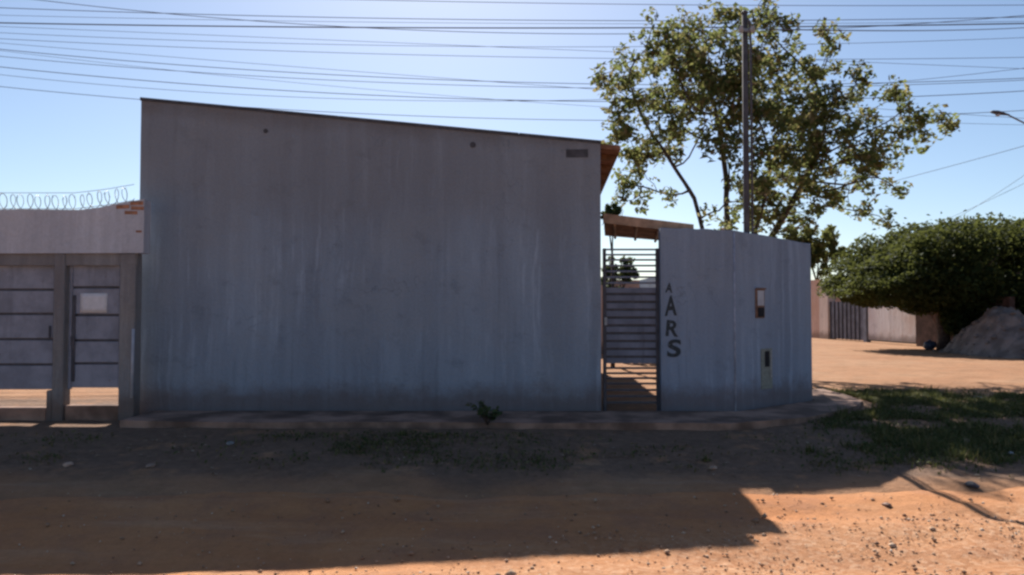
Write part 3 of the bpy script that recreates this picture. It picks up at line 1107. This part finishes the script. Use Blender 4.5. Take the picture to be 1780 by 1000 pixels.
# poles that carry the lines (concrete, tapered, with crossarms)
def utility_pole(x, y, label, lamp=False, h=11.9):
    t = empty('street_lamp' if lamp else 'utility_pole', (x, y, 0), label, 'street lamp' if lamp else 'pole')
    MB().tube([(0, 0, -.3), (0, 0, h * .5), (0, 0, h)], [.19, .15, .11], 12).build('pole', M['pole'], t, True)
    MB().box(-.05, .05, -1.1, 1.1, h - 1.0, h - .88, .01).build('crossarm', M['wood'], t)
    for yy in (-.95, -.35, .35, .95):
        MB().tube([(0, yy, h - .88), (0, yy, h - .82), (0, yy, h - .78), (0, yy, h - .72)], [.02, .05, .03, .045], 8).build('insulator', M['pipe'], t)
    for zz in (h - 2.6, h - 3.3, h - 4.2):
        MB().box(-.04, .04, -.28, .28, zz, zz + .05, .008).build('bracket', M['steel'], t)
    if lamp:
        hd = at(1737, 192, y) - Vector((x, y, 0))
        ar = at(1893, 270, y) - Vector((x, y, 0))
        tip = at(1752, 200, y) - Vector((x, y, 0))
        MB().tube([(-.1, 0, ar.z), tuple(Vector(tip).lerp(Vector(ar), .5)), tuple(tip)], [.035, .03, .028], 8).build('lamp_arm', M['steel'], t, True)
        d = Vector((tip - hd)).normalized()
        d.z *= .35
        d.normalize()
        c = Vector(tip) - d * .28
        prof = [(-.30, .03, .02), (-.24, .10, .05), (-.08, .13, .075), (.10, .10, .065), (.22, .06, .045), (.32, .035, .032)]
        mb = MB()
        for s, wy, hz in prof:
            p = c + d * s
            for k in range(12):
                a = 2 * math.pi * k / 12
                mb.v.append((p.x, p.y + wy * math.cos(a), p.z + hz * math.sin(a) * (1.0 if math.sin(a) > 0 else .55)))
        for i in range(len(prof) - 1):
            for k in range(12):
                j = (k + 1) % 12
                mb.f.append((i * 12 + k, i * 12 + j, i * 12 + 12 + j, i * 12 + 12 + k))
        mb.f.append(tuple(range(11, -1, -1))); mb.f.append(tuple(range((len(prof) - 1) * 12, len(prof) * 12)))
        mb.build('lamp_head', M['gate_dark'], t, True)
        MB().tube([c + Vector((-.05, 0, -.035)), c + Vector((-.05, 0, -.075)), c + Vector((-.05, 0, -.09))], [.085, .07, .03], 12).build('lens', M['pipe'], t, True)
    return t


utility_pole(PXR, UY, 'street lamp head on a long arm reaching in from the right edge', True)
utility_pole(PXL, UY, 'concrete utility pole carrying the lines left of the view')
utility_pole(FP[0], FP[1], 'concrete utility pole far down the side street behind the tree', h=6.9)

# slim service pole right behind the cut corner
SPY = 11.72
sp0 = at(1298, 400, SPY)
stz = at(1298, 24, SPY).z
t = empty('service_pole', (sp0.x, SPY, 0), 'slim dark service pole rising behind the low wall in front of the tree', 'pole')
MB().tube([(0, 0, -.3), (0, 0, stz * .5), (0, 0, stz)], [.052, .048, .043], 10).build('shaft', M['pole'], t, True)
MB().tube([(0, 0, stz), (0, 0, stz + .03), (0, 0, stz + .05)], [.052, .052, .02], 10).build('cap', M['gate_dark'], t, True)
MB().box(-.12, .12, -.075, -.055, stz - .32, stz - .26, .006).build('bracket', M['steel'], t)
for sx_ in (-.09, .09):
    MB().tube([(sx_, -.10, stz - .34), (sx_, -.10, stz - .30), (sx_, -.10, stz - .24)], [.03, .045, .03], 8).build('insulator', M['pale_plate'], t)
MB().tube([(.085, -.02, .3), (.085, -.02, stz - .5), (.07, -.03, stz - .2), (.02, -.10, stz - .12)], .018, 6).build('conduit', M['gate_dark'], t, True)
line_thing('service_wire', curve3((sp0.x + .09, SPY - .1, stz - .28), (PXR, UY, at(1893, 40, UY).z), .12), .012, 'service wire from the slim pole top towards the right edge')

# ------------------------------------------------------------------ the big open tree behind the wall
TY = 19.4
CL = [(1065, 140, 28), (1100, 112, 33), (1090, 170, 36), (1130, 62, 38), (1140, 140, 50), (1080, 205, 26), (1112, 232, 36), (1150, 200, 46), (1200, 60, 46),
      (1190, 120, 50), (1200, 190, 52), (1165, 248, 32), (1130, 292, 34), (1090, 290, 28), (1112, 345, 18), (1165, 342, 11), (1085, 340, 14), (1250, 42, 42),
      (1260, 110, 56), (1250, 180, 58), (1252, 246, 36), (1310, 22, 36), (1310, 90, 52), (1310, 160, 58), (1300, 230, 54), (1352, 48, 32), (1370, 110, 42),
      (1380, 170, 58), (1360, 230, 60), (1430, 112, 30), (1450, 66, 24), (1440, 45, 17), (1420, 182, 54), (1440, 230, 60), (1484, 142, 30), (1492, 190, 36),
      (1500, 245, 48), (1545, 165, 28), (1590, 215, 42), (1625, 205, 22), (1650, 215, 11), (1540, 262, 36), (1520, 310, 30), (1558, 320, 16), (1480, 290, 42),
      (1420, 292, 42), (1360, 292, 48), (1310, 300, 40), (1340, 350, 42), (1400, 345, 32), (1310, 385, 22), (1350, 390, 22), (1500, 370, 18), (1535, 382, 15),
      (1470, 352, 20), (1265, 382, 20), (1282, 335, 26), (1060, 165, 18), (1045, 130, 9), (1330, 322, 42), (1385, 312, 42), (1300, 352, 30), (1372, 376, 26), (1120, 268, 32), (1076, 256, 26), (1440, 330, 30), (1220, 150, 40), (1170, 90, 38), (1290, 130, 45), (1400, 240, 45), (1292, 372, 28), (1232, 372, 15), (1335, 396, 26), (1395, 372, 28), (1265, 398, 16), (1112, 318, 24), (1078, 312, 18)]
ccx, ccy = 1310, 200
att, wts = [], []
for x, y, r in CL:
    k = max(4, int((r / 40) ** 2 * (19 if y < 285 else 16)))
    q = math.hypot((x - ccx) / 340, (y - ccy) / 230)
    dep = 2.5 * math.sqrt(max(.04, 1 - min(1, q) ** 2))
    cd_ = random.uniform(-dep, dep) * .75
    for _ in range(k):
        a = random.uniform(0, 2 * math.pi); s = math.sqrt(random.random()) * r
        Yp = TY + cd_ + random.uniform(-.5, .5)
        att.append(at(x + s * math.cos(a), y + s * math.sin(a), Yp))
base = Vector((at(1262, 400, TY).x, TY, -.1))
st = [(base, -1)]
for z, dx in ((.5, .02), (1.0, -.02), (1.5, .03), (2.0, .0)):
    st.append((base + Vector((dx, 0, z + .1)), len(st) - 1))
fork = len(st) - 1
for tx, ty, dY in ((1205, 345, -.3), (1262, 320, .3), (1330, 345, -.5), (1390, 330, .3)):
    p = at(tx, ty, TY + dY); prev = fork
    b0 = Vector(st[fork][0])
    for k in range(1, 7):
        f = k / 6
        q = b0.lerp(p, f) + Vector((0, 0, -.25 * math.sin(math.pi * f) * (1 if abs(tx - 1262) > 30 else 0)))
        st.append((q + Vector((random.uniform(-.03, .03), random.uniform(-.03, .03), 0)), prev)); prev = len(st) - 1
pts, par = grow(st, [tuple(a) for a in att], .24, .33)
rad, kids = skeleton(pts, par, .0095, 2.12)
tree = empty('shade_tree', base, 'large open-crowned tree with green and russet leaves behind the low wall', 'tree')
tk, br = MB(), MB()
for i in range(len(pts)):
    if par[i] < 0: continue
    a, b = np.array(pts[par[i]]) - np.array(base), np.array(pts[i]) - np.array(base)
    ra = min(rad[par[i]], rad[i] * 1.5)
    (tk if i <= fork else br).tube([tuple(a), tuple(b + (b - a) * .06)], [ra, rad[i]], 6 if rad[i] > .02 else 4, False)
tk.build('trunk', M['bark'], tree, True)
br.build('branch', M['bark'], tree, True)
cs = []
for p in att:
    p = np.array(p) - np.array(base)
    k = random.choice((8, 14, 22, 32))
    cs.append(ball(k, p, (.23, .25, .19)))
tips = [np.array(pts[i]) - np.array(base) for i in range(len(pts)) if not kids[i]]
for p in tips:
    cs.append(ball(5, p, .14))
cs = np.concatenate(cs)
RNG.shuffle(cs)
third = len(cs) // 3
for sub, L_, W_ in ((cs[:third], .20, .105), (cs[third:2 * third], .15, .08), (cs[2 * third:], .11, .06)):
    crown_obj('crown', sub, L_, W_, M['leaf_tree'], tree, droop=.35, upbias=.6)

# ------------------------------------------------------------------ side street on the right
FA, FD = Vector((16.7, 39.0)), Vector((.086, -1.0))


def fac(Yv, o_=0.0):
    return Vector((16.7 + (39.0 - Yv) * .086 + o_, Yv))


def obox(mb, a, b, th, z0, z1):
    d = (b - a).normalized(); nrm = Vector((-d.y, d.x)) * th
    vs_ = [(p.x, p.y, z) for z in (z0, z1) for p in (a, b, b + nrm, a + nrm)]
    return mb.add(vs_, [(3, 2, 1, 0), (4, 5, 6, 7), (0, 1, 5, 4), (1, 2, 6, 5), (2, 3, 7, 6), (3, 0, 4, 7)])


def side(name, y0, y1, z1, mat, label, cat, th=.2, o_=0.0):
    # y0 far, y1 near: facade faces the street (-x)
    mb = obox(MB(), fac(y0, o_), fac(y1, o_), th, -.3, z1)
    return tag(mb.build(name, mat), label, cat)


side('street_wall', 60, 40.2, at(1418, 487, 41).z, M['pink'], 'sunlit pinkish wall at the far end of the side street', 'wall')
side('gate_pillar', 40.15, 39.25, at(1434, 500, 39.6).z, M['cream'], 'pale cream pillar left of the dark far gate', 'pillar', .45, -.05)
g = empty('far_gate', (*fac(37.5), 0), 'dark bluish metal gate across the side street', 'gate')
o = obox(MB(), fac(39.2, .06), fac(36.05, .06), .05, .05, 1.95).build('leaf_panel', M['bluegate'], g); o.location = -Vector(g.location)
for k in range(8):
    ya = 39.15 - k * .387
    o = obox(MB(), fac(ya), fac(ya - .06), .055, .04, 1.97).build('rib', M['gate_dark'], g); o.location = -Vector(g.location)
o = obox(MB(), fac(36.0), fac(35.75), .22, -.2, 2.1).build('post', M['bluegate'], g); o.location = -Vector(g.location)
g = empty('far_white_gate', (*fac(34), 0), 'white panelled gate under the dense hedge tree', 'gate')
for k in range(4):
    ya = 35.6 - k * .9
    o = obox(MB(), fac(ya, .02), fac(ya - .885, .02), .05, .12, 1.86).build('panel', M['white_gate'], g); o.location = -Vector(g.location)
o = obox(MB(), fac(35.62, .075), fac(32.0, .075), .06, .06, 1.80).build('backing', M['gate_dark'], g); o.location = -Vector(g.location)
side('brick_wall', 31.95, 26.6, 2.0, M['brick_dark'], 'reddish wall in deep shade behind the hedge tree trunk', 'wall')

# low house behind the far gates
fh = empty('far_house', (21.5, 40, 0), 'low house with a tiled roof behind the far gates', 'house')
MB().box(-2.6, 4.5, -5, 4, -.3, 2.7).build('wall', M['cream'], fh)
rf = MB().prism([(-3.1, 2.6), (5.0, 2.6), (5.0, 2.7), (.95, 4.0), (-3.1, 2.7)], -5.4, 4.4).build('roof', M['tile'], fh)
MB().box(-2.63, -2.58, -2.0, -.8, 1.0, 2.0).build('window', M['dark'], fh)
MB().box(-2.63, -2.58, 1.0, 1.9, -.1, 2.0).build('door', M['wood'], fh)

# dense clipped tree
fb = Vector((at(1640, 600, 29.2).x, 29.2, -.05))
ft = empty('hedge_tree', fb, 'dense dark green flat-topped tree overhanging the side street', 'tree')
mb = MB()
mb.tube([(0, 0, -.2), (.03, 0, .5), (-.02, .05, 1.2), (.05, .1, 2.0), (.1, .1, 3.0)], [.30, .22, .20, .18, .12], 10)
mb.build('trunk', M['bark'], ft, True)
mb = MB()
for k in range(16):
    a = k * 2.4
    tip = Vector((1.2 + 3.6 * math.cos(a), 2.3 * math.sin(a), 3.2 + 1.0 * math.sin(k * 1.7)))
    mb.tube([(0.0, .05, 1.3 + .08 * k), tuple(tip * .5 + Vector((0, 0, .8))), tuple(tip)], [.10, .06, .02], 6)
mb.build('branch', M['bark'], ft, True)
NL = 60000
d = RNG.normal(size=(NL, 3)); d /= np.linalg.norm(d, axis=1, keepdims=True)
sgn = np.sign(d); pw = np.abs(d) ** .72
lump = 1 + .20 * fbm(d[:, 0] * 3 + d[:, 2] * 2, d[:, 1] * 3 + 4, 3)
q = RNG.uniform(.12, 1.0, NL) ** .5
hc = np.array([at(1668, 500, 29.5).x, 29.5, 3.42])
rad3 = np.array([5.05, 3.6, 1.72])
P = sgn * pw * rad3 * (lump * q)[:, None]
# left side of the crown slopes down, the underside is ragged
P[:, 2] -= 1.5 * smooth01(-.8, -5.6, P[:, 0]) * smooth01(-.9, .6, P[:, 2])
P[:, 2] += .42 * fbm(P[:, 0] * 1.0, P[:, 1] * 1.0 + 9, 3)
P[:, 2] += .25 * (RNG.random(NL) < .02) * (P[:, 2] > .8)
P[:, 2] -= 1.3 * smooth01(-.2, 1.0, P[:, 0]) * (P[:, 2] < -.3) * RNG.random(NL)
P[:, 2] -= .35 * smooth01(-1, -4, P[:, 0]) * (P[:, 2] < -.3) * RNG.random(NL)
P = np.concatenate([P, ball(9000, np.array([19.6, 27.6, 1.9]) - hc, (2.5, 1.1, 1.35)), ball(3500, np.array([18.0, 28.2, 1.5]) - hc, (1.0, .8, .9)),
                    ball(5000, np.array([14.9, 30.4, 2.35]) - hc, (1.7, 1.4, .75)),
                    ball(3500, np.array([17.15, 28.5, 1.45]) - hc, (.75, .6, 1.05)), ball(2500, np.array([16.0, 29.2, 2.0]) - hc, (1.0, .9, .7))])
crown_obj('crown', P + hc - np.array(fb), .19, .10, M['leaf_hedge'], ft, droop=.1, upbias=.8)

octv0 = [(1, 0, 0), (0, 1, 0), (-1, 0, 0), (0, -1, 0), (0, 0, .8), (0, 0, -.8)]
octf0 = [(0, 1, 4), (1, 2, 4), (2, 3, 4), (3, 0, 4), (1, 0, 5), (2, 1, 5), (3, 2, 5), (0, 3, 5)]
# rubble and earth heap
mc = Vector((17.05, 25.6))
gu, gv = np.meshgrid(np.linspace(-1, 1, 70), np.linspace(-1, 1, 110))
rr = np.hypot(gu, gv)
hx, hy = mc.x + gu * 1.5, mc.y + gv * 3.2
hz = 1.62 * np.clip(1.02 - rr ** 1.5, 0, 1) * (1 + .25 * fbm(hx * 1.1, hy * 1.1, 3)) + (.16 * fbm(hx * 2.6, hy * 2.6, 4) + .10 * np.abs(fbm(hx * 7, hy * 7, 3))) * np.clip(1.35 - rr, 0, 1) - .12
heap = link('earth_heap', grid_mesh('earth_heap', hx, hy, hz, M['pile']))
hv = []
hf = []
for k in range(420):
    a = random.uniform(0, 6.28); q_ = math.sqrt(random.random()) * 1.12
    ux, uy = q_ * math.cos(a), q_ * math.sin(a)
    px_, py_ = mc.x + ux * 1.5, mc.y + uy * 3.2
    iu, iv = int(np.clip((ux + 1) / 2 * 69, 0, 69)), int(np.clip((uy + 1) / 2 * 109, 0, 109))
    zb_ = max(float(hz[iv, iu]), g1(px_, py_))
    sz = random.choice((.03, .05, .05, .08, .12)) * random.uniform(.7, 1.3)
    b0_ = len(hv)
    for vx, vy, vz in octv0:
        k_ = random.uniform(.6, 1.2) * sz
        hv.append((px_ + vx * k_, py_ + vy * k_, zb_ + vz * k_ + sz * .2))
    hf += [tuple(b0_ + i_ for i_ in f_) for f_ in octf0]
lm = np_mesh('rubble', np.array(hv), np.array(hf), M['pile'])
lo_ = link('rubble', lm, heap); lo_['kind'] = 'stuff'
tag(heap, 'grey-brown heap of earth and rubble beside the hedge tree', 'heap')

# tied plastic bag by the trunk
bp = at(1616, 600, 29.0)
mb = MB()
NR, NA = 10, 16
for i in range(NR + 1):
    f = i / NR
    z = .52 * f
    r0 = .30 * math.sin(math.pi * min(1, f * .80 + .12)) ** .7 if f < .9 else .05 + .05 * (f - .9) * 10
    for k in range(NA):
        a = 2 * math.pi * k / NA
        w_ = 1 + .14 * math.sin(3 * a + 5 * f) + .07 * math.sin(7 * a - 9 * f)
        mb.v.append((r0 * w_ * math.cos(a), r0 * w_ * math.sin(a), z))
for i in range(NR):
    for k in range(NA):
        j = (k + 1) % NA
        mb.f.append((i * NA + k, i * NA + j, (i + 1) * NA + j, (i + 1) * NA + k))
mb.f.append(tuple(range(NR * NA, NR * NA + NA))); mb.f.append(tuple(range(NA - 1, -1, -1)))
o = mb.build('rubbish_bag', M['bag'], None, True)
o.location = (bp.x, 29.0, g1(bp.x, 29.0) + .0)
o.scale = (.75, .75, .75)
tag(o, 'dark blue bundle on the ground by the hedge tree trunk', 'bag')

# lesser trees and shrubs
def blob(px, py, rpx, Yv, ry=1.0):
    c = at(px, py, Yv); r = rpx * Yv / F_PX
    return (tuple(c), (r, r * ry, r * .85))


Yv = 46.0
simple_tree('garden_tree', (at(1420, 500, Yv).x, Yv, 0), 3.2, [blob(1392, 408, 26, Yv), blob(1425, 415, 30, Yv), blob(1428, 455, 26, Yv), blob(1405, 440, 25, Yv), blob(1450, 440, 22, Yv)],
            .30, M['leaf_shrub'], 'sunlit yellow-green tree behind the pinkish far wall', 'tree', 3800)
Yv = 20.0
simple_tree('yard_shrub', (at(1064, 380, Yv).x, Yv, 0), 3.0, [blob(1066, 366, 16, Yv), blob(1054, 374, 12, Yv)], .14, M['leaf_weed'],
            'small dark green treetop just above the gate canopy', 'shrub', 900, trunk_r=.05)
Yv = 24.0
simple_tree('yard_bush', (at(1078, 500, Yv).x, Yv, 0), 1.6, [blob(1078, 466, 26, Yv), blob(1068, 486, 22, Yv), blob(1090, 480, 18, Yv)], .16, M['leaf_weed'],
            'round dark bush seen through the bars of the slatted gate', 'bush', 1600, trunk_r=.05)

# ------------------------------------------------------------------ verge growth and litter
def scatter(n, dens):
    out = []
    while len(out) < n:
        x = RNG.uniform(-9, 13, 4000); y = RNG.uniform(7.0, 16, 4000)
        k = RNG.random(4000) < dens(x, y)
        out += list(zip(x[k], y[k]))
    return np.array(out[:n])


def dens(x, y):
    clump = np.clip(fbm(x * 1.1 + 40, y * 1.6, 4) * 2.0 + .35, 0.04, 1)
    v = smooth01(7.9, 8.5, y + .3 * fbm(x * .8, y, 2)) * smooth01(9.75, 9.55, y) * smooth01(5.2, 4.2, x) * np.clip(.08 + .5 * fbm(x * .5 + 11, y * .7, 2), .02, .3)
    v += smooth01(3.8, 5.2, x) * smooth01(8.0, 9.4, y + .25 * fbm(x, y, 2)) * smooth01(14.8, 13.0, y + (x - 5) * .12) * smooth01(12.6, 10.5, x) * 1.0
    on_pav = (y > 9.6) & (x < 3.4) | ((x < 6.0) & (y > 9.6 + np.clip(x - 3.0, 0, 9) * .78) & (y < 14.2))
    return v * clump * (~on_pav) * np.where(x < -5.3, .35, 1.0)


gp = scatter(34000, dens)
tc = scatter(170, lambda x, y: dens(x, y) * np.where(x > 3.5, 1, .35))
tuft = np.concatenate([c_ + RNG.normal(size=(34, 2)) * RNG.uniform(.02, .07) for c_ in tc])
n_low = len(gp)
gp = np.concatenate([gp, tuft])
n = len(gp)
gzv = gz(gp[:, 0], gp[:, 1])
h = RNG.uniform(.015, .06, n) * (1 + .5 * (gp[:, 0] > 4.2)) * np.where(np.arange(n) >= n_low, 1.9, 1.0)
a = RNG.uniform(0, 2 * math.pi, n)
w_ = RNG.uniform(.006, .014, n)
lean = RNG.uniform(.1, .9, n) * h
ax, ay = np.cos(a), np.sin(a)
b1 = np.stack([gp[:, 0] - ay * w_, gp[:, 1] + ax * w_, gzv - .01], 1)
b2 = np.stack([gp[:, 0] + ay * w_, gp[:, 1] - ax * w_, gzv - .01], 1)
tp = np.stack([gp[:, 0] + ax * lean, gp[:, 1] + ay * lean, gzv + h], 1)
me = np_mesh('grass', np.stack([b1, b2, tp], 1).reshape(-1, 3), np.arange(3 * n).reshape(n, 3), M['grass'])
tag(link('grass', me), 'patchy short weeds and grass on the verge in front of the walls', 'grass', kind='stuff')

# low broad-leaved weeds hugging the soil
wp_ = scatter(24000, lambda x, y: np.clip(dens(x, y) * 1.3, 0, 1))
cz = gz(wp_[:, 0], wp_[:, 1]) + RNG.uniform(.012, .05, len(wp_))
v, f = leaf_quads(np.stack([wp_[:, 0], wp_[:, 1], cz], 1), .05, .03, droop=0, upbias=2.5)
tag(link('ground_cover', np_mesh('ground_cover', v, f, M['grass'])), 'low broad-leaved weeds hugging the verge soil', 'weeds', kind='stuff')

# fallen leaves over the verge
lp = scatter(2600, lambda x, y: smooth01(7.4, 8.4, y) * smooth01(14, 12, y) * np.where(x < -5, .5, 1) * np.clip(fbm(x * 2, y * 2 + 7, 3) + .5, 0, 1))
on = (lp[:, 1] > 9.7) & (lp[:, 0] < 5.6)
lp = lp[~on]
cz = gz(lp[:, 0], lp[:, 1]) + .018
v, f = leaf_quads(np.stack([lp[:, 0], lp[:, 1], cz], 1), .06, .035, droop=0, upbias=6)
v[:, 2] = np.repeat(cz, 4) + (v[:, 2] - np.repeat(cz, 4)) * .35
tag(link('leaf_litter', np_mesh('leaf_litter', v, f, M['litter'])), 'scattered dry leaves and scraps lying on the verge', 'leaf litter', kind='stuff')

# gravel on the road
NG = 7000
gx = RNG.uniform(-5.5, 6.0, NG * 3); gyy = RNG.uniform(4.3, 7.3, NG * 3)
keep = RNG.random(NG * 3) < smooth01(-.6, .5, gx * .20 - gyy * .62 + 3.25 + .5 * fbm(gx * .8, gyy * .8, 3)) * np.clip(.6 + fbm(gx * 1.7, gyy * 1.7, 3) * 1.5, .05, 1) + .07
gx, gyy = gx[keep][:NG], gyy[keep][:NG]
n = len(gx)
s = RNG.lognormal(-5.0, .6, n).clip(.003, .045)
octv = np.array([(1, 0, 0), (0, 1, 0), (-1, 0, 0), (0, -1, 0), (0, 0, .7), (0, 0, -.7)], float)
octf = np.array([(0, 1, 4), (1, 2, 4), (2, 3, 4), (3, 0, 4), (1, 0, 5), (2, 1, 5), (3, 2, 5), (0, 3, 5)])
an = RNG.uniform(0, 6.28, n)
V = octv[None] * s[:, None, None] * RNG.uniform(.6, 1.25, (n, 6, 1))
Vx = V[:, :, 0] * np.cos(an)[:, None] - V[:, :, 1] * np.sin(an)[:, None]
Vy = V[:, :, 0] * np.sin(an)[:, None] + V[:, :, 1] * np.cos(an)[:, None]
Vz = V[:, :, 2] + (gz(gx, gyy) + .012 + s * .35)[:, None]
V = np.stack([Vx + gx[:, None], Vy + gyy[:, None], Vz], -1).reshape(-1, 3)
Fc = (octf[None] + (np.arange(n) * 6)[:, None, None]).reshape(-1, 3)
tag(link('gravel', np_mesh('gravel', V, Fc, M['gravel'])), 'loose pale gravel strewn over the near road', 'gravel', kind='stuff')


# single stones and scraps that stand out
def stone(px, py, Yv, s, label, mat, flat=.6):
    import bmesh
    bm = bmesh.new()
    bmesh.ops.create_icosphere(bm, subdivisions=2, radius=1)
    for v_ in bm.verts:
        k = 1 + .25 * float(vnoise(v_.co.x * 1.7 + px, v_.co.y * 1.7 + v_.co.z * 2.1))
        v_.co = Vector((v_.co.x * k * s * 1.3, v_.co.y * k * s, v_.co.z * k * s * flat))
    me = bpy.data.meshes.new('stone'); bm.to_mesh(me); bm.free()
    me.materials.append(mat)
    p = at(px, py, Yv)
    o = link('stone', me, None, (p.x, Yv, g1(p.x, Yv) + s * flat * .45))
    o.rotation_euler = (0, 0, px * .7)
    tag(o, label, 'stone', 'stones lying about')


def ground_Y(px, py):
    Yv = 8.0
    for _ in range(30):
        p = at(px, py, Yv)
        depth = (EYE - g1(p.x, Yv))
        Yv = .5 * Yv + .5 * Yv * depth / (EYE - p.z)
    return Yv


for px, py, s, lab, mt in ((1690, 846, .055, 'dark stone on the lit soil right of the pole shadow', 'flashing'), (1542, 880, .04, 'small dark stone alone on the lit patch of orange road', 'rust'),
                           (1700, 694, .06, 'pale stone at the far edge of the grassy verge', 'pale_plate'), (1757, 790, .035, 'small whitish stone at the right edge of the verge', 'paper'),
                           (1680, 770, .06, 'flat pale stone amid the right grass', 'stone'), (400, 772, .035, 'whitish scrap of rubble on the shaded verge', 'pale_plate'),
                           (118, 810, .045, 'pale flat stone on the shaded soil near the left gates', 'stone'), (262, 812, .045, 'rounded pale stone on the shaded verge left of centre', 'stone'),
                           (1240, 815, .04, 'pale stone on the shaded verge below the low wall', 'stone')):
    stone(px, py, ground_Y(px, py), s, lab, M[mt])

# weed growing at the foot of the blind wall
wp = at(848, 740, 10.0)
t = empty('weed_plant', (wp.x, 9.95, .0), 'leafy dark weed growing on the pavement at the foot of the blind wall', 'plant')
mb = MB()
wc = []
for k in range(14):
    a = random.uniform(0, 6.28); L = random.uniform(.12, .30)
    tip = Vector((math.cos(a) * L * .9, math.sin(a) * L * .5, L * .9))
    mb.tube([(0, 0, -.02), tuple(tip * .5 + Vector((0, 0, .04))), tuple(tip)], [.006, .004, .002], 4)
    for q in range(9):
        wc.append(tuple(tip * random.uniform(.3, 1.05) + Vector((random.uniform(-.04, .04), random.uniform(-.04, .04), random.uniform(-.02, .04)))))
mb.build('stem', M['bark'], t, True)
crown_obj('leaves', np.array(wc), .085, .04, M['leaf_weed'], t)
